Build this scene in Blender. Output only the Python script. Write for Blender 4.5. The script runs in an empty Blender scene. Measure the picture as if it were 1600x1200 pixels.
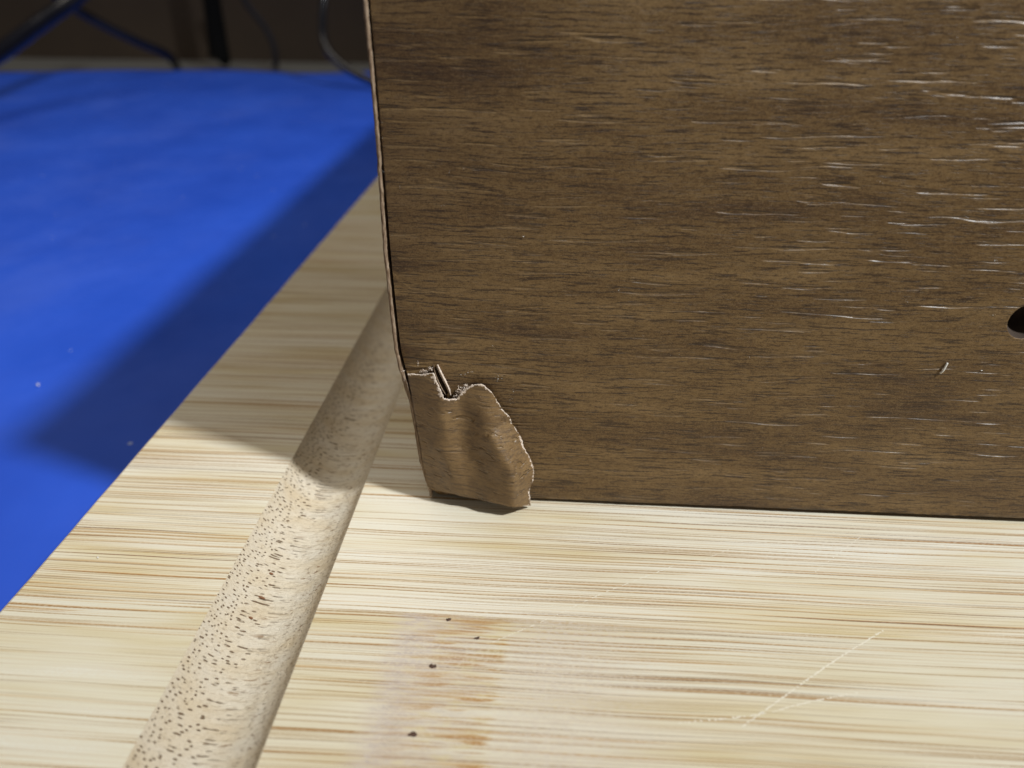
import bpy, bmesh, math, random
import numpy as np
from mathutils import Vector, Matrix, noise as mnoise
from mathutils.geometry import delaunay_2d_cdt
random.seed(7)
rng = np.random.default_rng(7)
S = bpy.context.scene
COL = S.collection
MM = 0.001                      # everything below is written in millimetres

# ------------------------------------------------------------------ camera
F = 1200.0                      # focal length in photograph pixels (1600 wide)
R = np.array([[0.99813929, -0.03586279, -0.04931344],
              [0.06049394, 0.48103615, 0.87461118],
              [0.00764445, 0.87596694, -0.48231056]])   # columns: right, up, forward
EYE = np.array([0.0, 0.0, 70.0])   # 70 mm over the top of the board
cam = bpy.data.cameras.new('camera')
cam_o = bpy.data.objects.new('camera', cam)
COL.objects.link(cam_o)
M4 = Matrix.Identity(4)
for i in range(3):
    M4[i][0], M4[i][1], M4[i][2], M4[i][3] = R[i, 0], R[i, 1], -R[i, 2], EYE[i] * MM
cam_o.matrix_world = M4
cam.sensor_width = 36.0
cam.lens = F / 1600 * 36
cam.clip_start = 0.003
cam.clip_end = 20
cam.dof.use_dof = True
cam.dof.focus_distance = 0.101
cam.dof.aperture_fstop = 19.0
S.camera = cam_o

# ------------------------------------------------------------------ world and lamps
W = bpy.data.worlds.new('World')
S.world = W
W.use_nodes = True
bg = W.node_tree.nodes['Background']
bg.inputs[0].default_value = (1.0, 0.93, 0.83, 1)
bg.inputs[1].default_value = 0.17
S.view_settings.view_transform = 'Standard'
S.view_settings.look = 'None'
S.view_settings.exposure = 0.0
S.view_settings.gamma = 1.0

LAMP = np.array([448.0, -93.0, 566.0])
AIM = np.array([-100.0, 300.0, 0.0])
sp = bpy.data.lights.new('desk_lamp', 'SPOT')
sp.energy = 33.5
sp.color = (0.955, 0.985, 1.0)
sp.shadow_soft_size = 0.028
sp.spot_size = math.radians(50)
sp.spot_blend = 1.0
sp_o = bpy.data.objects.new('desk_lamp', sp)
COL.objects.link(sp_o)
sp_o.location = LAMP * MM
sp_o.rotation_euler = Vector(AIM - LAMP).to_track_quat('-Z', 'Y').to_euler()

ar = bpy.data.lights.new('fill_light', 'AREA')  # added soft fill from upper left, no such lamp known there
ar.shape = 'DISK'
ar.size = 0.9
ar.energy = 5.2
ar.color = (1.0, 0.91, 0.77)
ar_o = bpy.data.objects.new('fill_light', ar)
COL.objects.link(ar_o)
ar_o.location = (-0.40, 0.42, 1.25)
ar_o.rotation_euler = Vector((0.36, -0.3, -1.2)).to_track_quat('-Z', 'Y').to_euler()


# ------------------------------------------------------------------ helpers
def at(px, py, Y):
    """point (mm) on the vertical plane y = Y seen at photograph pixel px, py"""
    d = R @ np.array([px - 800.0, 600.0 - py, F])
    return EYE + d * (Y / d[1])


def on_z(px, py, z):
    d = R @ np.array([px - 800.0, 600.0 - py, F])
    return EYE + d * ((z - EYE[2]) / d[2])


def tag(o, label=None, cat=None, group=None, kind=None):
    if label: o['label'] = label
    if cat: o['category'] = cat
    if group: o['group'] = group
    if kind: o['kind'] = kind
    return o


def empty(name, loc):
    o = bpy.data.objects.new(name, None)
    COL.objects.link(o)
    o.location = [c * MM for c in loc]
    return o


def link(name, me, mats, parent=None, smooth=False):
    for m in (mats if isinstance(mats, (list, tuple)) else [mats]):
        me.materials.append(m)
    if smooth:
        me.polygons.foreach_set('use_smooth', [True] * len(me.polygons))
    o = bpy.data.objects.new(name, me)
    COL.objects.link(o)
    if parent:
        o.parent = parent
        loc = Vector((0, 0, 0))
        p = parent
        while p:
            loc += p.location
            p = p.parent
        o.matrix_parent_inverse = Matrix.Translation(-loc)
    return o


def mesh(name, verts, faces, mats, parent=None, smooth=False, mat_idx=None):
    me = bpy.data.meshes.new(name)
    me.from_pydata([tuple(float(c) * MM for c in v) for v in verts], [], faces)
    o = link(name, me, mats, parent, smooth)
    if mat_idx is not None:
        me.polygons.foreach_set('material_index', mat_idx)
    me.update()
    return o


def catmull(pts, n=10):
    P = [np.array(p, float) for p in pts]
    P = [2 * P[0] - P[1]] + P + [2 * P[-1] - P[-2]]
    out = []
    for i in range(1, len(P) - 2):
        for k in range(n):
            t = k / n
            a, b, c, d = P[i - 1], P[i], P[i + 1], P[i + 2]
            out.append(.5 * (2 * b + (c - a) * t + (2 * a - 5 * b + 4 * c - d) * t * t + (3 * b - a - 3 * c + d) * t ** 3))
    out.append(P[-2])
    return out


def tube(name, pts, rad, mat, parent=None, n=10, seg=14):
    P = catmull(pts, n)
    rads = rad if callable(rad) else (lambda t: rad)
    verts, faces = [], []
    up = np.array([0.3, 1.0, 0.2])
    for i, p in enumerate(P):
        d = P[min(i + 1, len(P) - 1)] - P[max(i - 1, 0)]
        d /= np.linalg.norm(d)
        a = np.cross(d, up); a /= np.linalg.norm(a)
        b = np.cross(d, a)
        r = rads(i / (len(P) - 1))
        for k in range(seg):
            t = 2 * math.pi * k / seg
            verts.append(p + r * (math.cos(t) * a + math.sin(t) * b))
    for i in range(len(P) - 1):
        for k in range(seg):
            k2 = (k + 1) % seg
            faces.append((i * seg + k, i * seg + k2, (i + 1) * seg + k2, (i + 1) * seg + k))
    faces.append(tuple(range(seg))[::-1])
    faces.append(tuple((len(P) - 1) * seg + k for k in range(seg)))
    return mesh(name, verts, faces, mat, parent, smooth=True)


class NT:
    """small wrapper for building a node material"""
    def __init__(s, name):
        s.m = bpy.data.materials.new(name)
        s.m.use_nodes = True
        s.t = s.m.node_tree
        s.b = s.t.nodes['Principled BSDF']
        tc = s.t.nodes.new('ShaderNodeTexCoord')
        s.P = s.map(tc.outputs['Object'], (1000, 1000, 1000))     # millimetres

    def n(s, kind, **kw):
        nd = s.t.nodes.new('ShaderNode' + kind)
        for k, v in kw.items():
            setattr(nd, k, v)
        return nd

    def put(s, sock, v):
        if isinstance(v, bpy.types.NodeSocket):
            s.t.links.new(v, sock)
        else:
            sock.default_value = v

    def map(s, vec, scale=(1, 1, 1), loc=(0, 0, 0), rot=(0, 0, 0)):
        m = s.n('Mapping')
        s.put(m.inputs[0], vec)
        s.put(m.inputs[1], loc); s.put(m.inputs[2], rot); s.put(m.inputs[3], scale)
        return m.outputs[0]

    def noise(s, vec, scale=1.0, detail=2.0, rough=.5, dist=0.0):
        m = s.n('TexNoise')
        s.put(m.inputs['Vector'], vec); s.put(m.inputs['Scale'], scale)
        s.put(m.inputs['Detail'], detail); s.put(m.inputs['Roughness'], rough)
        s.put(m.inputs['Distortion'], dist)
        return m.outputs['Fac']

    def vor(s, vec, scale=1.0, rand=1.0, out='Distance', feature='F1'):
        m = s.n('TexVoronoi', feature=feature)
        s.put(m.inputs['Vector'], vec); s.put(m.inputs['Scale'], scale)
        s.put(m.inputs['Randomness'], rand)
        return m.outputs[out]

    def ramp(s, fac, stops, interp='LINEAR'):
        m = s.n('ValToRGB')
        r = m.color_ramp
        r.interpolation = interp
        while len(r.elements) < len(stops):
            r.elements.new(.5)
        for e, (p, c) in zip(r.elements, stops):
            e.position = p
            e.color = (c, c, c, 1) if isinstance(c, (int, float)) else (*c, 1)
        s.put(m.inputs[0], fac)
        return m.outputs[0]

    def math(s, op, a, b=0.0, c=0.0, clamp=False):
        m = s.n('Math', operation=op, use_clamp=clamp)
        for k, v in enumerate((a, b, c)):
            s.put(m.inputs[k], v)
        return m.outputs[0]

    def mix(s, fac, a, b, mode='MIX'):
        m = s.n('Mix', data_type='RGBA', blend_type=mode)
        s.put(m.inputs[0], fac)
        for i, v in ((6, a), (7, b)):
            s.put(m.inputs[i], v if isinstance(v, bpy.types.NodeSocket) else (*v, 1))
        return m.outputs[2]

    def attr(s, name, obj=False):
        m = s.n('Attribute', attribute_name=name)
        m.attribute_type = 'OBJECT' if obj else 'GEOMETRY'
        return m

    def sep(s, vec):
        m = s.n('SeparateXYZ')
        s.put(m.inputs[0], vec)
        return m.outputs

    def comb(s, x, y, z):
        m = s.n('CombineXYZ')
        for k, v in enumerate((x, y, z)):
            s.put(m.inputs[k], v)
        return m.outputs[0]

    def vadd(s, a, b):
        m = s.n('VectorMath', operation='ADD')
        s.put(m.inputs[0], a); s.put(m.inputs[1], b)
        return m.outputs[0]

    def bump(s, h, dist, strength=1.0, prev=None):
        m = s.n('Bump')
        s.put(m.inputs['Height'], h)
        s.put(m.inputs['Distance'], dist * MM)
        s.put(m.inputs['Strength'], strength)
        if prev: s.put(m.inputs['Normal'], prev)
        return m.outputs[0]

    def done(s, color, rough=.5, normal=None, spec=.5, **kw):
        s.put(s.b.inputs['Base Color'], color if isinstance(color, bpy.types.NodeSocket) else (*color, 1))
        s.put(s.b.inputs['Roughness'], rough)
        s.put(s.b.inputs['Specular IOR Level'], spec)
        if normal: s.put(s.b.inputs['Normal'], normal)
        for k, v in kw.items():
            s.put(s.b.inputs[k.replace('_', ' ')], v)
        return s.m


# ------------------------------------------------------------------ materials
def bamboo():
    t = NT('bamboo')
    seed = t.attr('seed', True).outputs['Fac']
    off = t.comb(t.math('MULTIPLY', seed, 173.0), t.math('MULTIPLY', seed, 31.0), 0.0)
    # grain wanders a little off the straight
    wob = t.noise(t.map(t.P, (.035, .05, .05)), 1, 1)
    x, y, z = t.sep(t.P)
    yw = t.math('ADD', y, t.math('MULTIPLY', t.math('SUBTRACT', wob, .5), .7))
    P = t.vadd(t.comb(x, yw, z), off)
    broad = t.noise(t.map(P, (.02, .16, .16)), 1, 3, .55)
    col = t.ramp(broad, [(.26, (.585, .475, .24)), (.38, (.655, .58, .395)), (.50, (.71, .665, .525)), (.66, (.745, .72, .62))])
    fine = t.noise(t.map(P, (.035, 7, 7)), 1, 3, .6)
    col = t.mix(t.ramp(fine, [(.3, .30), (.55, 0)]), col, (.42, .28, .13))

    def bundles(sx, sy, loc, r0, r1, keep, amt, warp=1.0):
        """fibre bundles cut lengthwise: thin tapering streaks, sharp below and soft above"""
        wn = t.noise(t.map(P, (sx * 2.0, sy * .5, sy * .5), loc), 1, 2, .5)
        q = t.map(P, (sx, sy, sy), loc)
        q = t.vadd(q, t.comb(0.0, t.math('MULTIPLY', t.math('SUBTRACT', wn, .5), 1.1 * warp), 0.0))
        v = t.n('TexVoronoi', voronoi_dimensions='2D'); t.put(v.inputs['Vector'], q); t.put(v.inputs['Scale'], 1.0); t.put(v.inputs['Randomness'], .95)
        rnd = t.sep(v.outputs['Color'])
        dy = t.math('SUBTRACT', t.sep(q)[1], t.sep(v.outputs['Position'])[1])
        wid = t.math('MULTIPLY', t.math('ADD', .35, rnd[2]), 1.0)
        d = t.math('DIVIDE', v.outputs['Distance'], wid)
        core = t.ramp(d, [(r0, 1), (r1, 0)])
        halo = t.math('MULTIPLY', t.ramp(d, [(r0, 1), (r1 * 2.2, 0)]), t.math('GREATER_THAN', dy, 0.0))
        on = t.math('MULTIPLY', t.math('GREATER_THAN', rnd[0], keep), t.math('ADD', .45, t.math('MULTIPLY', rnd[1], .55)))
        return t.math('MULTIPLY', core, t.math('MULTIPLY', on, amt)), t.math('MULTIPLY', halo, t.math('MULTIPLY', on, amt * .8))

    gate = t.ramp(t.noise(t.map(P, (.02, .16, .16), (9, 4, 0)), 1, 2), [(.34, .6), (.52, 1)])
    c0, h0 = bundles(.012, .95, (23, 47, 1), .13, .17, .45, .8, .2)
    low = t.math('LESS_THAN', y, 68.0)
    c1, h1 = bundles(.009, 1.75, (3, 7, 1), .20, .25, .28, 1.0, .12)
    c2, h2 = bundles(.012, 3.0, (31, 17, 5), .20, .26, .32, .95, .12)
    c3, h3 = bundles(.020, 4.8, (71, 27, 2), .20, .31, .40, .85, .12)
    c0 = t.math('MULTIPLY', c0, low); h0 = t.math('MULTIPLY', h0, low)
    amber = (.54, .33, .115)
    col = t.mix(h0, col, (.60, .43, .20))
    col = t.mix(t.math('MULTIPLY', h1, gate), col, amber)
    col = t.mix(t.math('MULTIPLY', h2, gate), col, (.47, .30, .12))
    col = t.mix(c3, col, (.40, .28, .15))
    col = t.mix(t.math('MULTIPLY', c2, gate), col, (.33, .20, .085))
    sa = t.math('MULTIPLY', c1, gate)
    col = t.mix(sa, col, (.34, .175, .052))
    col = t.mix(c0, col, (.43, .23, .075))
    dk, _h = bundles(.010, 2.1, (41, 3, 9), .13, .18, .38, .95, .12)
    col = t.mix(t.math('MULTIPLY', dk, gate), col, (.20, .105, .05))
    # ------ one node of the cane crosses the second strip: greyish, blotched, streaks end at it
    d1 = t.math('ADD', x, t.math('MULTIPLY', t.math('SUBTRACT', t.noise(t.map(t.P, (.0, 1.5, 0)), 1, 3, .7), .5), 7.0))
    inside = t.math('MULTIPLY', t.math('LESS_THAN', y, 68.0), t.math('GREATER_THAN', y, 28.0))
    slant = t.math('DIVIDE', t.math('ADD', t.math('ADD', d1, t.math('MULTIPLY', t.math('SUBTRACT', y, 60.0), -.08)), 40.0), 60.0)
    blot = t.noise(t.map(t.P, (.30, 1.3, 1.3)), 1, 4, .65)
    scaly = t.noise(t.map(t.P, (1.5, 3.6, 1)), 1, 4, .75)
    zone1 = t.math('MULTIPLY', t.ramp(slant, [(.355, 0), (.40, .95), (.45, .75), (.56, .35), (.60, 0)]), t.math('MULTIPLY', inside, t.ramp(scaly, [(.40, 1), (.62, .45)])))
    zone2 = t.math('MULTIPLY', t.ramp(slant, [(.40, 0), (.48, .8), (.585, 1), (.60, 0)]), inside)
    zone3 = t.math('MULTIPLY', t.ramp(slant, [(.594, 0), (.60, .55), (.68, .9), (.78, .7), (.95, 0)]), inside)
    lilac = t.ramp(blot, [(.30, (.40, .33, .30)), (.5, (.55, .475, .43)), (.68, (.64, .56, .42))])
    col = t.mix(zone1, col, lilac)
    n1, m1 = bundles(.10, 1.15, (5, 61, 0), .20, .34, .12, 1.0, .7)
    n2, m2 = bundles(.09, 2.2, (15, 21, 0), .18, .32, .2, .9, .7)
    col = t.mix(t.math('MULTIPLY', t.ramp(blot, [(.50, 0), (.62, .35)]), zone2), col, (.58, .48, .22))
    col = t.mix(t.math('MULTIPLY', m1, zone2), col, (.52, .31, .085))
    col = t.mix(t.math('MULTIPLY', n2, zone2), col, (.40, .22, .09))
    col = t.mix(t.math('MULTIPLY', n1, zone2), col, (.40, .21, .065))
    # greyed field right of the node, streaks there broken by scaly mill marks
    col = t.mix(t.math('MULTIPLY', zone3, t.ramp(scaly, [(.40, 1), (.60, .25)])), col, t.ramp(blot, [(.3, (.55, .48, .41)), (.6, (.64, .57, .48))]))
    # mill marks: fine cross ripple eating into the streaks
    rip = t.noise(t.map(t.P, (2.2, 4.6, 1), (0, 0, 0), (0, 0, .35)), 1, 2, .7)
    col = t.mix(t.math('MULTIPLY', t.ramp(rip, [(.48, 0), (.60, .45)]), t.ramp(broad, [(.4, .3), (.6, 1)])), col, (.70, .62, .47))
    tone = t.math('ADD', .93, t.math('MULTIPLY', seed, .14))
    col = t.mix(1.0, col, t.comb(tone, tone, t.math('ADD', .90, t.math('MULTIPLY', seed, .20))), 'MULTIPLY')
    h = t.math('ADD', t.math('MULTIPLY', fine, .5), t.math('ADD', t.math('MULTIPLY', sa, -.7), t.math('MULTIPLY', rip, .5)))
    bp = t.bump(h, .05, .9)
    bp = t.bump(t.noise(t.P, 14, 3, .7), .02, .5, bp)
    return t.done(col, t.ramp(broad, [(.3, .42), (.7, .56)]), bp, .42)


def groove_mat():
    t = NT('cut_bamboo')
    x, y, z = t.sep(t.P)
    wob = t.noise(t.map(t.P, (.3, .6, .6)), 1, 2)
    P = t.comb(t.math('MULTIPLY', x, .22), t.math('ADD', y, t.math('MULTIPLY', wob, .5)), z)
    vq = t.comb(t.math('MULTIPLY', t.sep(P)[1], 1.6), t.math('ADD', t.math('MULTIPLY', z, 1.6), t.math('MULTIPLY', t.math('SUBTRACT', t.noise(t.map(t.P, (.35, .25, .25)), 1, 1), .5), 2.5)), 0.0)
    v2 = t.n('TexVoronoi', voronoi_dimensions='2D'); t.put(v2.inputs['Vector'], vq); t.put(v2.inputs['Scale'], 1.0); t.put(v2.inputs['Randomness'], .75)
    dv = v2.outputs['Distance']
    keep = t.noise(t.map(t.P, (.55, 1.2, 1.2)), 1, 2)
    u = t.attr('across').outputs['Fac']                         # 0 left rim .. 1 right rim
    dot = t.math('MULTIPLY', t.ramp(dv, [(.115, 1), (.205, 0)]), t.ramp(u, [(0, 1), (.36, .95), (.5, .45), (.62, .25), (1, .5)]))
    dot = t.math('MULTIPLY', dot, t.ramp(keep, [(.36, .15), (.50, 1)]))
    base = t.ramp(t.noise(t.map(t.P, (.12, .35, .35)), 1, 3), [(.3, (.72, .61, .44)), (.5, (.77, .69, .55)), (.75, (.79, .735, .63))])
    fib = t.noise(t.map(t.P, (.55, 3.4, 3.4)), 1, 4, .65)
    base = t.mix(t.ramp(fib, [(.33, .5), (.48, 0)]), base, (.40, .30, .18))
    fib2 = t.noise(t.map(t.P, (.22, 2.2, 2.2), (5, 3, 8)), 1, 3, .6)
    base = t.mix(t.math('MULTIPLY', t.ramp(fib2, [(.60, 0), (.68, .75)]), t.ramp(u, [(.25, 0), (.5, 1)])), base, (.27, .15, .07))
    endg = t.ramp(u, [(0, .38), (.30, .28), (.50, .0), (.80, .0), (.95, .4)])
    base = t.mix(endg, base, (.52, .41, .27))
    col = t.mix(dot, base, (.22, .14, .08))
    fuzz = t.noise(t.map(t.P, (3, 6, 6)), 1, 4, .75)
    h = t.math('ADD', t.math('MULTIPLY', dot, -1.0), t.math('ADD', t.math('MULTIPLY', fib, .9), t.math('MULTIPLY', fuzz, .7)))
    return t.done(col, .85, t.bump(h, .24, 1.0), .2)


def walnut(name='walnut_vinyl', rot=0.0, shift=(0, 0, 0), flap=False):
    t = NT(name)
    P0 = t.map(t.P, (1, 1, 1), shift, (0, rot, 0))
    x, y, z = t.sep(P0)
    wob = t.noise(t.map(P0, (.045, .05, .10)), 1, 2)
    P = t.comb(x, y, t.math('ADD', z, t.math('MULTIPLY', t.math('SUBTRACT', wob, .5), 1.6)))
    broad = t.noise(t.map(P, (.035, .1, .26)), 1, 4, .6)
    col = t.ramp(broad, [(.31, (.090, .048, .021)), (.43, (.150, .086, .033)), (.54, (.200, .120, .047)), (.66, (.25, .156, .066))])
    mott = t.noise(t.map(P, (1.0, 1, 3.2)), 1, 6, .78)
    col = t.mix(t.ramp(mott, [(.36, .75), (.50, 0)]), col, (.042, .025, .013))
    col = t.mix(t.ramp(mott, [(.51, 0), (.64, .6)]), col, (.215, .145, .062))
    s1 = t.noise(t.map(P, (.17, 1, 2.9), (4, 0, 2)), 1, 4, .68)
    col = t.mix(t.ramp(s1, [(.53, 0), (.60, .85)]), col, (.034, .019, .012))
    s2 = t.noise(t.map(P, (.26, 1, 6.5), (14, 0, 7)), 1, 3, .6)
    k2 = t.ramp(s2, [(.58, 0), (.68, .8)])
    col = t.mix(k2, col, (.026, .015, .010))
    grit = t.noise(t.map(P, (.8, 1, 1.25)), 6.5, 3, .8)
    col = t.mix(t.ramp(grit, [(.36, .55), (.49, 0)]), col, (.035, .019, .010))
    col = t.mix(t.ramp(grit, [(.52, 0), (.68, .55)]), col, (.24, .165, .085))
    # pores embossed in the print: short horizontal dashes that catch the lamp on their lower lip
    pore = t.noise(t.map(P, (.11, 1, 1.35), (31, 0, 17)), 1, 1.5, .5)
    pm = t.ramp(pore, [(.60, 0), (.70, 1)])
    glint_zone = t.noise(t.map(P, (.06, 1, .12), (1, 0, 9)), 1, 2)
    lit = t.math('MULTIPLY', pm, t.ramp(glint_zone, [(.42, .0), (.58, .14)]))
    col = t.mix(lit, col, (.30, .24, .175))                      # pale lamp glints painted on the pore edges
    # specks of dust
    dv = t.n('TexVoronoi'); t.put(dv.inputs['Vector'], P0); t.put(dv.inputs['Scale'], .42)
    dr = t.sep(dv.outputs['Color'])
    speck = t.math('MULTIPLY', t.math('LESS_THAN', dv.outputs['Distance'], t.math('MULTIPLY', dr[1], .055)), t.math('GREATER_THAN', dr[0], .55))
    col = t.mix(speck, col, (.62, .55, .46))
    h = t.math('ADD', t.math('MULTIPLY', pm, -2.8), t.math('ADD', t.math('MULTIPLY', k2, -.5), t.math('MULTIPLY', mott, .55)))
    bp = t.bump(h, .055, 1.0)
    bp = t.bump(grit, .009, .6, bp)
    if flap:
        col = t.mix(.32, col, (.23, .145, .07))  # same vinyl, its colour lightened so the flap looks brighter lit
    return t.done(col, t.mix(pm, t.ramp(mott, [(.3, .36), (.7, .5)]), (.26, .26, .26)), bp, .38)


def paper_mat():
    t = NT('torn_paper_core')
    n = t.noise(t.P, 5, 4, .7)
    col = t.ramp(n, [(.3, (.34, .23, .15)), (.45, (.62, .50, .40)), (.65, (.80, .72, .64))])
    return t.done(col, .9, t.bump(n, .1, .8), .2)


def edge_mat():
    t = NT('veneer_edge')
    n = t.noise(t.map(t.P, (6, 1, .7)), 1, 4, .7)
    col = t.ramp(n, [(.3, (.10, .06, .035)), (.45, (.20, .135, .085)), (.6, (.33, .245, .17)), (.75, (.52, .43, .34))])
    return t.done(col, .8, t.bump(n, .08, .8), .2)


def plain(name, col, rough=.6, amp=.25, scale=.2, bump=0.0, spec=.5):
    t = NT(name)
    n = t.noise(t.P, scale, 4, .6)
    c = t.mix(n, tuple(v * (1 - amp) for v in col), tuple(min(1, v * (1 + amp)) for v in col))
    return t.done(c, rough, t.bump(n, bump, .6) if bump else None, spec)


def mat_mat():
    t = NT('blue_vinyl')
    b = t.noise(t.map(t.P, (.018, .012, .02)), 1, 4, .6)
    col = t.ramp(b, [(.3, (.014, .070, .50)), (.7, (.023, .098, .63))])
    sm = t.noise(t.map(t.P, (.022, .018, .02), (0, 0, 0), (0, 0, .5)), 1, 7, .72)
    far = t.ramp(t.math('DIVIDE', t.math('SUBTRACT', 0.0, t.sep(t.P)[0]), 400.0), [(.25, .25), (.6, 1)])
    dust = t.math('MULTIPLY', t.ramp(sm, [(.50, 0), (.75, .07)]), far)
    col = t.mix(dust, col, (.30, .38, .62))
    dv = t.n('TexVoronoi'); t.put(dv.inputs['Vector'], t.P); t.put(dv.inputs['Scale'], .14)
    dr = t.sep(dv.outputs['Color'])
    sp_ = t.math('MULTIPLY', t.math('LESS_THAN', dv.outputs['Distance'], t.math('MULTIPLY', dr[1], .075)), t.math('GREATER_THAN', dr[0], .6))
    col = t.mix(t.math('MULTIPLY', sp_, .6), col, (.5, .56, .7))
    bp = t.bump(t.noise(t.P, 2.2, 3, .6), .05, .5)
    bp = t.bump(t.noise(t.P, .03, 2), 2.0, .2, bp)
    return t.done(col, t.ramp(sm, [(.35, .40), (.65, .58)]), bp, .35)


BAMBOO, CUT, WALNUT = bamboo(), groove_mat(), walnut()
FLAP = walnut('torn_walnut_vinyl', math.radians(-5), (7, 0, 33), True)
PAPER, EDGE, MATM = paper_mat(), edge_mat(), mat_mat()
CORE = plain('brown_fibreboard', (.035, .022, .014), .9, .4, 2.0, .1, .2)
KNOT = plain('dark_knot', (.075, .038, .024), .7, .5, 3.0)
SCR = plain('scratched_bamboo', (.74, .69, .57), .7, .12, 1.0)
WALL = plain('dark_brown_wall', (.042, .027, .016), .8, .3, .02)
TABLE = plain('pale_table_paint', (.12, .12, .115), .5, .15, .02)
CABLE = plain('black_cable_jacket', (.006, .0065, .010), .16, .3, .05)
FAINT = plain('matte_cable_jacket', (.016, .015, .018), .75, .2, .02, 0, .2)
BLACK = plain('dull_black_rubber', (.004, .004, .004), .9, .3, .05, 0, .1)
LINT = plain('white_fluff', (.72, .70, .66), .9, .1, 1.0)

# ------------------------------------------------------------------ the setting
zm = -18.0                                                        # top of the mat
x0, x1, y0, y1 = -1400, 900, -500, 812
tbl = mesh('table', [(x0, y0, zm - 2), (x1, y0, zm - 2), (x1, y1, zm - 2), (x0, y1, zm - 2),
                     (x0, y0, zm - 30), (x1, y0, zm - 30), (x1, y1, zm - 30), (x0, y1, zm - 30)],
           [(0, 1, 2, 3), (7, 6, 5, 4), (0, 4, 5, 1), (1, 5, 6, 2), (2, 6, 7, 3), (3, 7, 4, 0)], TABLE)
tag(tbl, 'pale painted table top showing beyond the blue mat', kind='structure')
wl = mesh('wall', [(x0, y1 + 1, -60), (x1, y1 + 1, -60), (x1, y1 + 1, 900), (x0, y1 + 1, 900),
                   (x0, y1 + 40, -60), (x1, y1 + 40, -60), (x1, y1 + 40, 900), (x0, y1 + 40, 900)],
          [(0, 1, 2, 3), (7, 6, 5, 4), (3, 2, 6, 7), (0, 4, 5, 1), (1, 5, 6, 2), (0, 3, 7, 4)], WALL)
tag(wl, 'dark brown wall behind the table', kind='structure')

# the mat: a soft sheet with a slightly wavy far edge
NX, NY = 90, 70
xs = np.linspace(-900, 420, NX)
vt, fc = [], []
for j in range(NY):
    for i in range(NX):
        x = xs[i]
        yfar = 720 + (x + 173) * 0.19 + 3 * math.sin(x * .021)
        y = -260 + (yfar + 260) * (j / (NY - 1)) ** .8
        e = max(0, (y - 430) / 280)
        lift = 0
        if x < -75:
            k = min(1, (-75 - x) / 60)
            lift = k * e * e * (3.0 * (1 + math.sin(x * .017 + y * .012)) + 2.0 * max(0, math.sin(x * .034 - y * .02)))
        vt.append((x, y, zm + lift))
for j in range(NY - 1):
    for i in range(NX - 1):
        a = j * NX + i
        fc.append((a, a + 1, a + NX + 1, a + NX))
o = mesh('mat', vt, fc, MATM, None, True)
md = o.modifiers.new('thickness', 'SOLIDIFY'); md.thickness = 1.6 * MM; md.offset = -1
tag(o, 'bright blue vinyl mat lying under the bamboo board', 'mat')

# ------------------------------------------------------------------ cutting board
BX0, BX1 = -66.2, 250.0
GX0, GX1, GD = -40.7, -27.7, 3.4
T = 18.0
board = empty('cutting_board', (90, 140, zm))
tag(board, 'pale bamboo cutting board with a round juice groove along its edge', 'cutting board')
gc, gh = (GX0 + GX1) / 2, (GX1 - GX0) / 2
GR = (gh * gh + GD * GD) / (2 * GD)


def groove_z(x):
    u = x - gc
    return min(0.0, GR - GD - math.sqrt(max(0, GR * GR - u * u))) if abs(u) < gh else 0.0


ys = [-52, -12, 28, 68, 108, 148, 188, 228, 268, 308, 348]
seeds = [.3, .62, .35, .78, .52, .15, .85, .4, .7, .25]
for si in range(len(ys) - 1):
    prof = [(BX0, -T), (BX0, -.5), (BX0 + .13, -.2), (BX0 + .5, 0)]
    prof += [(GX0 - .04, 0), (GX0 - .05, -1.2)]
    for k in range(1, 12):
        x = GX0 + (GX1 - GX0) * k / 12
        prof.append((x, groove_z(x) - 1.2))
    prof += [(GX1 + .09, -1.2), (GX1 + .08, 0), (BX1 - .6, 0), (BX1, -.6), (BX1, -T)]
    n = len(prof)
    steps = 30
    vt, fc = [], []
    for j in range(steps + 1):
        y = ys[si] + (ys[si + 1] - ys[si]) * j / steps
        for q, (x, z) in enumerate(prof):
            wv = .12 * mnoise.noise((y * .11, 1.3, 0)) + .05 * mnoise.noise((y * .6, 4, 0)) if q < 4 else 0
            vt.append((x + wv, y, z))
    for j in range(steps):
        for q in range(n):
            q2 = (q + 1) % n
            fc.append((j * n + q, j * n + q2, (j + 1) * n + q2, (j + 1) * n + q))
    fc = [f[::-1] for f in fc]
    if si == 0: fc.append(tuple(range(n)))
    if si == len(ys) - 2: fc.append(tuple(steps * n + q for q in range(n))[::-1])
    o = mesh('bamboo_strip', vt, fc, BAMBOO, board)
    o['seed'] = seeds[si]

# juice groove: rough routed channel with frayed lips
NA = 64
yl = []
y = -52.0
while y < 348:
    yl.append(y)
    y += .16 if 30 < y < 135 else 1.5
NL = len(yl)
vt, fc, acr = [], [], []
for y in yl:
    for a in range(NA + 1):
        u = a / NA
        ext = .0
        x = GX0 - ext + (GX1 - GX0 + 2 * ext) * u
        z = groove_z(x)
        w = math.sin(math.pi * u)
        r1 = mnoise.noise((x * .5, y * 1.6, z * 1.6))
        r2 = mnoise.noise((x * 2.2, y * 4.2, 7.7))
        if a in (0, NA):
            x += (-.06 - .05 * r2 if a == 0 else .08 + .14 * abs(r2) + .05 * r1)
            z = .012
        else:
            z += .10 * r1 * min(1, w * 2) + .07 * r2 * min(1, w * 3)
            x += .08 * r2 * (1 if u > .6 else .4)
        vt.append((x, y, z)); acr.append(u)
for j in range(NL - 1):
    for a in range(NA):
        p = j * (NA + 1) + a
        fc.append((p, p + 1, p + NA + 2, p + NA + 1))
gv = mesh('juice_groove', vt, fc, CUT, board, True)
at_ = gv.data.attributes.new('across', 'FLOAT', 'POINT')
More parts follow.
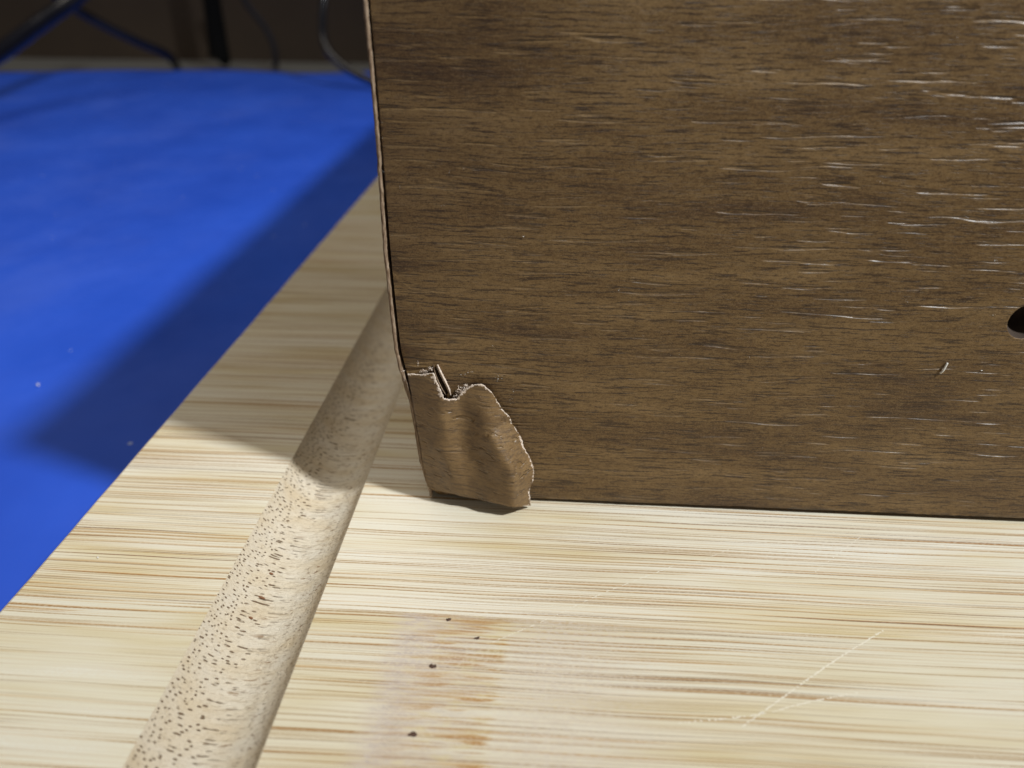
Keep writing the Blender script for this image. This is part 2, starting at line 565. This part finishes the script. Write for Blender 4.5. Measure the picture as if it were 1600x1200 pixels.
at_.data.foreach_set('value', np.array(acr, dtype=np.float32))


def blob(name, c, rx, ry, rz, mat, parent, rotz=0., jag=.25):
    vt, fc = [], []
    n, m = 12, 5
    for j in range(m + 1):
        ph = math.pi * j / m
        for i in range(n):
            th = 2 * math.pi * i / n
            k = 1 + jag * mnoise.noise((math.cos(th) * 1.3 + c[0], math.sin(th) * 1.3 + c[1], j))
            lx, ly = rx * math.sin(ph) * math.cos(th) * k, ry * math.sin(ph) * math.sin(th) * k
            vt.append((c[0] + lx * math.cos(rotz) - ly * math.sin(rotz), c[1] + lx * math.sin(rotz) + ly * math.cos(rotz), c[2] + rz * math.cos(ph)))
    for j in range(m):
        for i in range(n):
            i2 = (i + 1) % n
            fc.append((j * n + i, (j + 1) * n + i, (j + 1) * n + i2, j * n + i2))
    return mesh(name, vt, fc, mat, parent, True)


# dark knots of the cane node
for px, py, rx, ry in ((701, 968, .42, .30), (746, 997, .40, .22), (676, 1041, .50, .32), (644, 1147, .48, .40)):
    p = on_z(px, py, 0.0)
    blob('knot', (p[0], p[1], -.02), rx, ry, .06, KNOT, board, .4, .9)
# brown splinters left in the groove
for px, py, rx in ((408, 934, .75), (392, 966, .35), (424, 897, .35)):
    x = on_z(px, py, -3.0)
    blob('splinter', (x[0], x[1], groove_z(x[0]) + .08), rx, .16, .12, plain('brown_fibre', (.22, .10, .045), .8, .3, 2.0), board, -.35, .4)


# knife scratches: broken pale ribbons pressed in the surface
def scratch(pts, w, gaps=.25):
    P = catmull([on_z(px, py, 0.0) for px, py in pts], 40)
    vt, fc = [], []
    for i in range(len(P) - 1):
        if random.random() < gaps: continue
        d = P[i + 1] - P[i]
        nrm = np.array([-d[1], d[0], 0]); nrm /= np.linalg.norm(nrm)
        a, b = w * random.uniform(.3, 1), w * random.uniform(.3, 1)
        k = len(vt)
        j = nrm * random.uniform(-.04, .04)
        for q, wd in ((P[i], a), (P[i + 1], b)):
            vt += [q + nrm * wd / 2 + j + (0, 0, .006), q - nrm * wd / 2 + j + (0, 0, .006)]
        fc.append((k, k + 1, k + 3, k + 2))
    return mesh('scratch', vt, fc, SCR, board)


scratch([(770, 1003), (850, 970), (940, 928), (1050, 885)], .16, .3)
scratch([(1160, 1135), (1230, 1085), (1300, 1035), (1380, 985)], .26, .15)
scratch([(1060, 1130), (1180, 1117), (1260, 1098), (1340, 1082)], .26, .4)
scratch([(1272, 895), (1310, 865), (1345, 838)], .14, .4)
scratch([(1085, 880), (1130, 862), (1180, 842)], .12, .5)

# ------------------------------------------------------------------ the walnut cabinet
FY = 91.0                       # front of the vinyl sheet
TOP = 76.0
BACK = FY + 350.0
box = empty('wooden_cabinet', (60, FY + 170, 0))
tag(box, 'dark walnut veneered cabinet with its lower front corner torn open', 'cabinet')

# outer outline of the left edge (photograph pixels), top to bottom; the foot of it is crushed inwards
OUT = [(561, -66), (567, 0), (577, 100), (586, 200), (593, 300), (600, 400), (606, 450), (611, 500), (617, 548), (624, 577), (632, 604),
       (640, 628), (645, 655), (651, 692), (656, 721), (667, 756), (671, 769)]
oz = np.array([at(*p, FY)[2] for p in OUT]); ox = np.array([at(*p, FY)[0] for p in OUT])
oz[0] = TOP
ox[0] = ox[1] - (TOP - oz[1]) * .02


def out_x(z):
    return float(np.interp(z, oz[::-1], ox[::-1]))


X_STRAIGHT = out_x(45.0)
# side sheet: thin vinyl on board, wavy front edge standing just ahead of the front sheet
zs = np.concatenate([np.linspace(.5, 24, 60), np.linspace(24.4, TOP, 130)])
ysd = [0, .35, 2, 6, 12, 20, 30, 60, 350]
vt, fc, mi = [], [], []
ring = []
for z in zs:
    row_o, row_i = [], []
    th = .42 + .10 * mnoise.noise((z * .45, 3, 0)) + .07 * mnoise.noise((z * 2.1, 8, 0))
    for k, dy in enumerate(ysd):
        f = min(1, dy / 30)
        f = f * f * (3 - 2 * f)
        xo = out_x(z) * (1 - f) + max(X_STRAIGHT, out_x(z)) * f if z > 30 else out_x(z) * (1 - f) + X_STRAIGHT * f
        w = .07 * mnoise.noise((z * .8, 5, 0)) + .04 * mnoise.noise((z * 3.5, 1, 0)) if dy < 2 else 0
        yy = FY - .16 + dy + (.18 * mnoise.noise((z * .9, 9, 2)) + .1 * mnoise.noise((z * 3, 6, 2)) if k == 0 else 0)
        row_o.append(len(vt)); vt.append((xo + w, yy, z))
        row_i.append(len(vt)); vt.append((xo + w + th, yy + (.08 if k == 0 else 0), z))
    ring.append((row_o, row_i))
for j in range(len(zs) - 1):
    (a, b), (c, d) = ring[j], ring[j + 1]
    fc.append((a[0], b[0], d[0], c[0])); mi.append(1)            # the front edge itself
    for k in range(len(ysd) - 1):
        fc.append((a[k + 1], a[k], c[k], c[k + 1])); mi.append(0)
        fc.append((b[k], b[k + 1], d[k + 1], d[k])); mi.append(1)
for k in range(len(ysd) - 1):
    a, b = ring[-1]
    fc.append((a[k], b[k], b[k + 1], a[k + 1])); mi.append(1)
    a, b = ring[0]
    fc.append((a[k + 1], b[k + 1], b[k], a[k])); mi.append(1)
mesh('side_veneer', vt, fc, [WALNUT, EDGE], box, True, mi)

# front sheet, with a screw hole and a dent above the tear
gap = lambda z: .86 + .06 * mnoise.noise((z * 1.1, 2, 2)) + .04 * mnoise.noise((z * 4, 2, 9))
XR = 150.0
bot_z = lambda x: .62 + .0022 * x + .04 * mnoise.noise((x * .15, 0, 5))
poly = []
for z in np.linspace(TOP, 1.0, 170):
    poly.append((out_x(z) + gap(z), z))
for x in np.linspace(out_x(1) + 1.4, XR, 90):
    poly.append((x, bot_z(x)))
poly += [(XR, TOP)]
hole_c = at(1606, 503, FY)
hr = 2.4
hole = [(hole_c[0] + hr * math.cos(2 * math.pi * k / 40), hole_c[2] + hr * math.sin(2 * math.pi * k / 40)) for k in range(40)]
pts = [Vector(p) for p in poly]
nb = len(pts)
edges = [(i, (i + 1) % nb) for i in range(nb)]
hb = len(pts)
pts += [Vector(p) for p in hole]
edges += [(hb + i, hb + (i + 1) % 40) for i in range(40)]
for xx in np.arange(-15, 6, .7):
    for zz in np.arange(1.6, 30, .7):
        x_, z_ = xx + random.uniform(-.2, .2), zz + random.uniform(-.2, .2)
        if x_ > out_x(z_) + 1.3: pts.append(Vector((x_, z_)))
for xx in np.arange(6.5, XR, 1.6):
    for dz in (.18, .4, .65, 1.0, 1.6, 2.6): pts.append(Vector((xx, bot_z(xx) + dz)))
for k in range(40):
    for rr in (.15, .4, .9):
        pts.append(Vector((hole_c[0] + (hr + rr) * math.cos(k * math.pi / 20), hole_c[2] + (hr + rr) * math.sin(k * math.pi / 20))))
for xx in np.arange(8, XR, 3):
    for zz in np.arange(5, TOP - 3, 3):
        if math.hypot(xx - hole_c[0], zz - hole_c[2]) > hr + 1: pts.append(Vector((xx, zz)))
V, E_, Fc, *_ = delaunay_2d_cdt(pts, edges, [], 0, 1e-5)
tl = at(655, 577, FY)
scuff = [(at(645, 530, FY)[[0, 2]]), (at(652, 552, FY)[[0, 2]]), (at(657, 580, FY)[[0, 2]])]


def front_y(x, z):
    d = math.hypot((x - tl[0]) / 2.2, (z - tl[2]) / 1.3)
    y = FY + .35 * math.exp(-d * d)
    # sheet rolls back a little at its left and bottom edges
    e = max(0, 1 - (x - out_x(z) - .7) / .8)
    b = max(0, 1 - (z - bot_z(x)) / .7)
    y += .16 * e * e + .22 * b * b
    y += .10 * mnoise.noise((x * .12, z * .12, 0))
    return y


vt = [(v.x, front_y(v.x, v.y), v.y) for v in V]
fc = []
for f in Fc:
    c = sum((V[i] for i in f), Vector((0, 0))) / len(f)
    if (c.x - hole_c[0]) ** 2 + (c.y - hole_c[2]) ** 2 < (hr * .97) ** 2: continue
    inside = c.x > out_x(c.y) + gap(c.y) - .2 if c.y > 1 else c.y > bot_z(c.x) - .05
    if inside:
        fc.append(f)
fv = mesh('front_veneer', vt, fc, [WALNUT, EDGE], box, True)
fv.data.update()
if sum(p.normal.y * p.area for p in fv.data.polygons) > 0:
    fv.data.flip_normals()
md = fv.modifiers.new('thickness', 'SOLIDIFY')
md.thickness = .45 * MM; md.offset = -1; md.material_offset_rim = 1; md.use_even_offset = False

# core behind the sheets, resting on the board
cx0, cy0 = X_STRAIGHT + 1.2, FY + 2.2
ch = .0


def hexa(name, x0, x1, y0, y1, z0, z1, mat, parent):
    v = [(x0, y0, z0), (x1, y0, z0), (x1, y1, z0), (x0, y1, z0), (x0, y0, z1), (x1, y0, z1), (x1, y1, z1), (x0, y1, z1)]
    f = [(3, 2, 1, 0), (4, 5, 6, 7), (0, 1, 5, 4), (1, 2, 6, 5), (2, 3, 7, 6), (3, 0, 4, 7)]
    return mesh(name, v, f, mat, parent)


hexa('core_board', cx0 + 3.4, XR, FY + 6.5, BACK - 1, 0.05, TOP - .8, CORE, box)
hexa('core_front', cx0 + 3.4, hole_c[0] - 4.0, FY + 1.6, FY + 6.3, 0.1, TOP - .8, CORE, box)
hexa('core_front', hole_c[0] + 4.0, XR, FY + 1.6, FY + 6.3, 0.1, TOP - .8, CORE, box)
hexa('core_front', hole_c[0] - 3.9, hole_c[0] + 3.9, FY + 1.6, FY + 6.3, hole_c[2] + 4, TOP - .8, CORE, box)
hexa('core_front', hole_c[0] - 3.9, hole_c[0] + 3.9, FY + 1.6, FY + 6.3, .1, hole_c[2] - 4, CORE, box)
hexa('top_veneer', X_STRAIGHT + .6, XR, FY + .6, BACK, TOP - .7, TOP - .1, WALNUT, box)
# the wall of the screw hole
vt, fc = [], []
for k in range(40):
    c, s = math.cos(2 * math.pi * k / 40), math.sin(2 * math.pi * k / 40)
    for r_, yy in ((hr, FY + .15), (hr * .78, FY + 1.2), (hr * .7, FY + 3.4)):
        vt.append((hole_c[0] + r_ * c, yy, hole_c[2] + r_ * s))
for k in range(40):
    a, b = k * 3, ((k + 1) % 40) * 3
    fc += [(a, b, b + 1, a + 1), (a + 1, b + 1, b + 2, a + 2)]
fc.append(tuple(k * 3 + 2 for k in range(40)))
mesh('screw_hole', vt, fc, plain('raw_fibreboard', (.040, .024, .014), .9, .4, 2.0), box, True)

# ------------------------------------------------------------------ torn flap of vinyl at the corner
Z = lambda zx, zy: (560 + zx / 3.75, 500 + zy / 3.75)            # from a 3.75x enlargement of the corner
loop = [(287, 318), (318, 320), (350, 322), (395, 318), (440, 315), (450, 345), (460, 370), (470, 392), (480, 412), (492, 438), (505, 462), (540, 466),
        (578, 465), (588, 447), (600, 432), (620, 412), (640, 397), (655, 388), (670, 383), (695, 380), (720, 378), (740, 388), (757, 402),
        (780, 425), (800, 450), (820, 485), (840, 515), (862, 545), (890, 568), (893, 585), (897, 602), (915, 625), (930, 650), (945, 676), (960, 702), (963, 722), (968, 742),
        (985, 770), (1002, 800), (1012, 820), (1020, 842), (1026, 870), (1031, 902), (1024, 935), (1015, 968), (1004, 990), (1001, 1010), (1006, 1048), (1011, 1086),
        (960, 1094), (910, 1100), (880, 1093), (850, 1085), (780, 1070), (740, 1060), (700, 1050), (645, 1041), (590, 1030), (560, 1020), (520, 1013), (480, 1005), (438, 1000),
        (415, 985), (402, 958), (393, 925), (385, 890), (372, 805), (360, 720), (345, 640), (331, 560), (320, 495), (310, 430), (298, 374)]
ctrl = [(287, 318, .30), (298, 374, .28), (310, 430, .25), (331, 560, .22), (360, 720, .15), (385, 890, .05), (402, 958, .05), (438, 1000, .2),
        (350, 322, .5), (440, 315, .78), (460, 370, .85), (480, 412, .9), (492, 470, 1.0), (495, 560, 1.08), (505, 640, 1.08), (520, 700, 1.05),
        (400, 500, .66), (420, 650, .62), (578, 465, .55), (600, 520, .52), (612, 560, .52), (616, 620, .55), (610, 680, .62), (598, 740, .75), (555, 600, .76), (560, 500, .72),
        (640, 397, .52), (670, 383, .52), (720, 378, .60), (690, 500, .78), (690, 620, .92), (720, 480, .85), (720, 800, 1.35), (800, 950, 1.65),
        (735, 560, 1.05), (752, 620, 1.2), (785, 700, 1.45), (815, 755, 1.6), (845, 800, 1.75), (885, 850, 1.9), (908, 900, 2.0), (914, 950, 2.0), (915, 1010, 1.98), (912, 1060, 1.95), (910, 1100, 1.9),
        (800, 450, .58), (840, 515, .55), (890, 568, .48), (897, 602, .45), (930, 650, .42), (968, 742, .38), (1002, 800, .36), (1031, 902, .45), (1015, 968, .6), (1001, 1010, .75), (1011, 1086, .9),
        (850, 1085, 1.85), (780, 1070, 1.75), (700, 1050, 1.55), (590, 1030, 1.3), (560, 1020, 1.15), (545, 1000, 1.2),
        (440, 742, .82), (480, 775, 1.05), (505, 805, 1.2), (525, 855, 1.28), (538, 920, 1.3), (620, 850, 1.25), (640, 950, 1.35), (470, 850, .72), (490, 940, .75), (420, 800, .5)]
def chain(*q):
    for a, b in zip(q[:-1], q[1:]):
        n = max(1, int(math.hypot(b[0] - a[0], b[1] - a[1]) / 14))
        for k in range(1, n):
            ctrl.append(tuple(a[i] + (b[i] - a[i]) * k / n for i in range(3)))


chain((480, 412, .9), (492, 470, 1.0), (495, 560, 1.08), (505, 640, 1.08), (520, 700, 1.05))
chain((578, 465, .55), (600, 520, .52), (612, 560, .52), (616, 620, .55), (610, 680, .62), (598, 740, .75))
chain((735, 560, 1.05), (752, 620, 1.2), (785, 700, 1.45), (815, 755, 1.6), (845, 800, 1.75), (885, 850, 1.9), (908, 900, 2.0), (914, 950, 2.0), (915, 1010, 1.98), (912, 1060, 1.95), (910, 1100, 1.9))
chain((440, 742, .82), (480, 775, 1.05), (505, 805, 1.2), (525, 855, 1.28), (538, 920, 1.3), (545, 1000, 1.2))
cp = np.array([(a, b) for a, b, _ in ctrl], float); hv = np.array([c * (1.22 if c >= 1.35 and a > 730 else 1) for a, _, c in ctrl])
hv *= 1.7 + .15 * np.clip((1000 - cp[:, 1]) / 300, 0, 1)
D = np.linalg.norm(cp[:, None] - cp[None], axis=2)
A_ = np.block([[D + np.eye(len(cp)) * 2.0, np.c_[np.ones(len(cp)), cp / 1000]], [np.c_[np.ones(len(cp)), cp / 1000].T, np.zeros((3, 3))]])
sol = np.linalg.solve(A_, np.r_[hv, 0, 0, 0])


def flap_h(zx, zy):
    q = np.hypot(cp[:, 0] - zx, cp[:, 1] - zy)
    return float(q @ sol[:-3] + sol[-3] + sol[-2] * zx / 1000 + sol[-1] * zy / 1000
                 + .10 * mnoise.noise((zx * .011, zy * .008, 4)) + .05 * mnoise.noise((zx * .03, zy * .022, 9)))


# ragged outline: subdivide and jitter the torn sides only
rag = []
rim_pts = []
for i, (a, b) in enumerate(loop):
    c, d = loop[(i + 1) % len(loop)]
    torn = i <= 48
    n = max(1, int(math.hypot(c - a, d - b) / 7))
    for k in range(n):
        t = k / n
        j = 2.6 if torn else .8
        rag.append((a + (c - a) * t + random.uniform(-j, j), b + (d - b) * t + random.uniform(-j, j)))
        if torn:
            width = 15 if 4 <= i <= 12 else 7 if i < 4 else 9 if i < 18 else 5 if i < 32 else 11 if i < 36 else 5
            rim_pts.append((rag[-1][0], rag[-1][1], width * random.uniform(.35, 1.3) * max(.12, min(1.5, 1 + 1.9 * mnoise.noise((rag[-1][0] * .022, rag[-1][1] * .022, 3))))))


def inside_poly(x, y, P):
    r = False
    for i in range(len(P)):
        (a, b), (c, d) = P[i], P[i - 1]
        if (b > y) != (d > y) and x < (c - a) * (y - b) / (d - b) + a: r = not r
    return r


pts = [Vector(p) for p in rag]
nb = len(pts)
edges = [(i, (i + 1) % nb) for i in range(nb)]
ra = np.array(rag)
rp = np.array(rim_pts)
for q in rim_pts:
    for rr in (3.2, 6.4, 10, 14.5):
        for _ in range(3):
            th = random.uniform(0, 2 * math.pi)
            e_ = (q[0] + rr * math.cos(th), q[1] + rr * math.sin(th))
            if inside_poly(*e_, rag) and np.min(np.hypot(ra[:, 0] - e_[0], ra[:, 1] - e_[1])) > 2.5: pts.append(Vector(e_))
for zx in np.arange(290, 1030, 11):
    for zy in np.arange(320, 1098, 11):
        px_, py_ = zx + random.uniform(-3, 3), zy + random.uniform(-3, 3)
        if inside_poly(px_, py_, rag) and np.min(np.hypot(ra[:, 0] - px_, ra[:, 1] - py_)) > 6:
            pts.append(Vector((px_, py_)))
V, E_, Fc, *_ = delaunay_2d_cdt(pts, edges, [], 1, 1e-4)


def flap_pt(zx, zy, back=0.0):
    h = flap_h(zx, zy) - back
    p = at(*Z(zx, zy), FY - h)
    p[2] = max(p[2], .06)
    return p


vt = [flap_pt(v.x, v.y) for v in V]
nv = len(vt)
fc = [tuple(f) for f in Fc]
fm = []
for f in fc:
    c_ = sum((V[i] for i in f), Vector((0, 0))) / len(f)
    q = np.hypot(rp[:, 0] - c_.x, rp[:, 1] - c_.y)
    k = int(np.argmin(q))
    fm.append(1 if q[k] < rp[k, 2] else 0)
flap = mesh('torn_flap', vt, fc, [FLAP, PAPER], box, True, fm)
if sum(p.normal.y * p.area for p in flap.data.polygons) > 0:
    flap.data.flip_normals()
flap['label'] = 'torn and creased flap of walnut vinyl'
md = flap.modifiers.new('thickness', 'SOLIDIFY')
md.thickness = .26 * MM; md.offset = -1; md.material_offset = 1; md.material_offset_rim = 1; md.use_even_offset = False

# glossy ribbons, pale colour imitating a glint at the right edge of the flap
SHINE = plain('glint_vinyl', (.22, .18, .19), .22, .3, 3.0, .05, .6)
for za, zb, wd in (((872, 800), (988, 768), 4.5), ((880, 820), (1000, 800), 3.0), ((908, 846), (1012, 826), 3.5)):
    vt, fc = [], []
    for k in range(17):
        t = k / 16
        zx, zy = za[0] + (zb[0] - za[0]) * t, za[1] + (zb[1] - za[1]) * t
        w_ = wd * math.sin(math.pi * (.12 + .76 * t)) * random.uniform(.6, 1.2)
        vt += [flap_pt(zx, zy - w_, -.03), flap_pt(zx, zy, -.10), flap_pt(zx, zy + w_, -.03), flap_pt(zx, zy, .15)]
    for k in range(16):
        for q in range(4):
            fc.append((k * 4 + q, k * 4 + (q + 1) % 4, k * 4 + 4 + (q + 1) % 4, k * 4 + 4 + q))
    fc += [(3, 2, 1, 0), (64, 65, 66, 67)]
    mesh('glint_band', vt, fc, SHINE, flap, True)

# frayed paper along the torn rim: tiny flakes, one part
vt, fc = [], []


def flake(c, size, push=.1):
    k = len(vt)
    a = np.array([random.gauss(0, 1) for _ in range(3)]); a /= np.linalg.norm(a)
    b = np.array([random.gauss(0, 1) for _ in range(3)]); b -= a * (a @ b); b /= np.linalg.norm(b)
    n_ = np.cross(a, b)
    s = size * random.uniform(.5, 1.4)
    c = np.array(c) + (0, -push * random.random(), 0)
    for d in (a * s * 1.6, b * s * .5, -a * s, -b * s * .5):
        vt.append(c + d)
    vt.append(c + n_ * s * .35)
    fc.extend([(k, k + 1, k + 4), (k + 1, k + 2, k + 4), (k + 2, k + 3, k + 4), (k + 3, k, k + 4), (k + 3, k + 2, k + 1, k)])


def rim_run(P, n, size, jit=3.0):
    P = np.array(P, float)
    L = np.r_[0, np.cumsum(np.hypot(*(P[1:] - P[:-1]).T))]
    for _ in range(n):
        s = random.random() * L[-1]
        zx, zy = np.interp(s, L, P[:, 0]), np.interp(s, L, P[:, 1])
        zx += random.gauss(0, jit); zy += random.gauss(0, jit)
        flake(flap_pt(zx, zy, .1), size)


rim_run(loop[0:5], 46, .055)
rim_run(loop[4:11], 110, .11, 5)
rim_run(loop[10:13], 80, .12, 6)
rim_run(loop[12:18], 60, .08, 5)
rim_run(loop[17:33], 70, .045)
rim_run(loop[32:38], 60, .09, 6)
rim_run(loop[36:48], 36, .04)
rim_run([(438, 1000), (480, 1008), (540, 1020)], 34, .075)
rim_run([(438, 1000), (475, 1014)], 60, .15, 5)
fr = mesh('torn_paper_fibre', vt, fc, PAPER, flap)
fr['kind'] = 'stuff'

# crumpled paper heaps above the flap's top edge and right of the notch
vt, fc = [], []
for (zx, zy, sx, sy, n, size) in ((385, 300, 26, 10, 80, .10), (425, 285, 16, 12, 60, .10), (600, 420, 26, 26, 130, .12), (570, 450, 18, 12, 60, .09), (630, 385, 14, 10, 50, .09),
                                  (262, 297, 8, 5, 18, .08), (350, 250, 6, 22, 26, .05), (268, 345, 4, 18, 16, .07)):
    for _ in range(n):
        p = at(*Z(zx + random.gauss(0, sx * .5), zy + random.gauss(0, sy * .5)), FY - random.uniform(.02, .45))
        flake(p, size)
cr = mesh('crumpled_paper', vt, fc, PAPER, box)
cr['kind'] = 'stuff'


# slivers standing in the notch, and the dark slot between them
def sliver(name, cl, w, h0, h1, mat):
    P = [np.array(p, float) for p in cl]
    vt, fc = [], []
    n = 24
    C = catmull([np.r_[p, 0] for p in P], n)
    for i, c in enumerate(C):
        t = i / (len(C) - 1)
        d = C[min(i + 1, len(C) - 1)] - C[max(i - 1, 0)]
        nr = np.array([-d[1], d[0]]); nr /= np.linalg.norm(nr)
        ww = w * (.35 + .65 * math.sin(math.pi * (.15 + .8 * t))) * random.uniform(.75, 1.25)
        h = h0 + (h1 - h0) * t
        for s, hh in ((-1, 0), (0, .22), (1, .05), (0, -.35)):
            vt.append(at(*Z(c[0] + nr[0] * ww * s, c[1] + nr[1] * ww * s), FY - h - hh))
    for i in range(len(C) - 1):
        for k in range(4):
            k2 = (k + 1) % 4
            fc.append((i * 4 + k, i * 4 + k2, i * 4 + 4 + k2, i * 4 + 4 + k))
    fc += [(3, 2, 1, 0), tuple((len(C) - 1) * 4 + k for k in range(4))]
    return mesh(name, vt, fc, mat, box)


sliver('torn_sliver', [(462, 262), (480, 305), (505, 355), (528, 402), (540, 440)], 9, .35, .5, PAPER)
sliver('torn_sliver', [(440, 262), (446, 300), (460, 345), (484, 395), (512, 440)], 6, .2, .45, EDGE)
sliver('torn_slot', [(452, 285), (470, 335), (495, 385), (520, 432)], 14, .10, .16, CORE)

# ------------------------------------------------------------------ dust and lint
p = at(1475, 575, FY - .12)
lt = tube('lint', [p + (-.28, -.02, -.75), p + (-.1, -.12, -.4), p + (.05, -.1, .1), p + (.22, -.02, .75)], .13, LINT, None, 6, 8)
tag(lt, 'short white lint fibre stuck upright on the walnut front', 'lint')
vt, fc = [], []
for (px, py, s, n) in ((818, 369, .09, 2), (783, 385, .05, 1), (700, 268, .04, 3), (780, 588, .08, 4), (775, 594, .07, 3), (798, 610, .06, 2), (800, 622, .05, 2), (800, 630, .03, 2),
                       (735, 580, .06, 5), (725, 585, .05, 5), (722, 265, .05, 2), (970, 452, .05, 2), (1418, 470, .08, 3), (1555, 490, .1, 2), (1535, 580, .1, 2), (1170, 560, .05, 2),
                       (1376, 285, .08, 3), (1165, 250, .05, 2), (1555, 407, .1, 2), (770, 541, .05, 2), (1495, 60, .1, 2), (1025, 600, .06, 2), (600, 268, .05, 3), (625, 292, .05, 3), (690, 320, .04, 3)):
    for _ in range(n):
        flake(at(px + random.gauss(0, 3), py + random.gauss(0, 2), FY - .03), s)
for _ in range(170):
    flake(at(random.uniform(620, 1590), random.uniform(5, 770), FY - .02), random.choice((.018, .022, .03)))
dust = mesh('dust', vt, fc, LINT)
tag(dust, kind='stuff')
p = on_z(60, 603, zm)
cb = blob('crumb', (p[0], p[1], zm + .3), .30, .28, .28, LINT, None, 0, .6)
tag(cb, 'single white crumb lying on the blue mat', 'crumb')
p = on_z(153, 872, 0)
cb = blob('crumb', (p[0], p[1], .1), .14, .12, .12, LINT, None, 0, .6)
tag(cb, 'tiny white crumb on the bamboo rim left of the groove', 'crumb')

# ------------------------------------------------------------------ cables behind
G = 'black cables hanging behind the mat'


def cable(label, px, r, Y0, Y1, n=10, mat=None):
    pts = [at(a, b, Y0 + (Y1 - Y0) * i / (len(px) - 1)) for i, (a, b) in enumerate(px)]
    for q in pts: q[2] = max(q[2], zm - 2 + (r if not callable(r) else r(1)))
    o = tube('cable', pts, r, mat or CABLE, None, n)
    return tag(o, label, 'cable', G)


cable('thick glossy cable slanting up from the left, crossing the thinner one', [(-130, 165), (-60, 120), (0, 82), (60, 38), (130, -14), (230, -110)], 5.4, 420, 610)
cable('thin dark cable running down right from under the thick glossy cable', [(20, -60), (100, 2), (160, 38), (215, 65), (258, 84), (274, 100), (279, 118)], 3.6, 600, 716)
cable('straight black upright cable, thickest of the far ones', [(318, -80), (330, -5), (338, 50), (343, 85), (347, 116)], lambda t: 7.0 + 3.0 * t, 745, 745, 10, BLACK)
cable('thin faint cable curving down right of the black upright', [(360, -50), (385, 5), (412, 40), (428, 72), (431, 98), (431, 119)], 2.6, 735, 735, 10, FAINT)
cable('thin cable with a pale sheen dropping beside the walnut cabinet', [(512, -70), (506, -5), (504, 40), (509, 72), (530, 98), (562, 118), (610, 138)], 3.0, 665, 610)
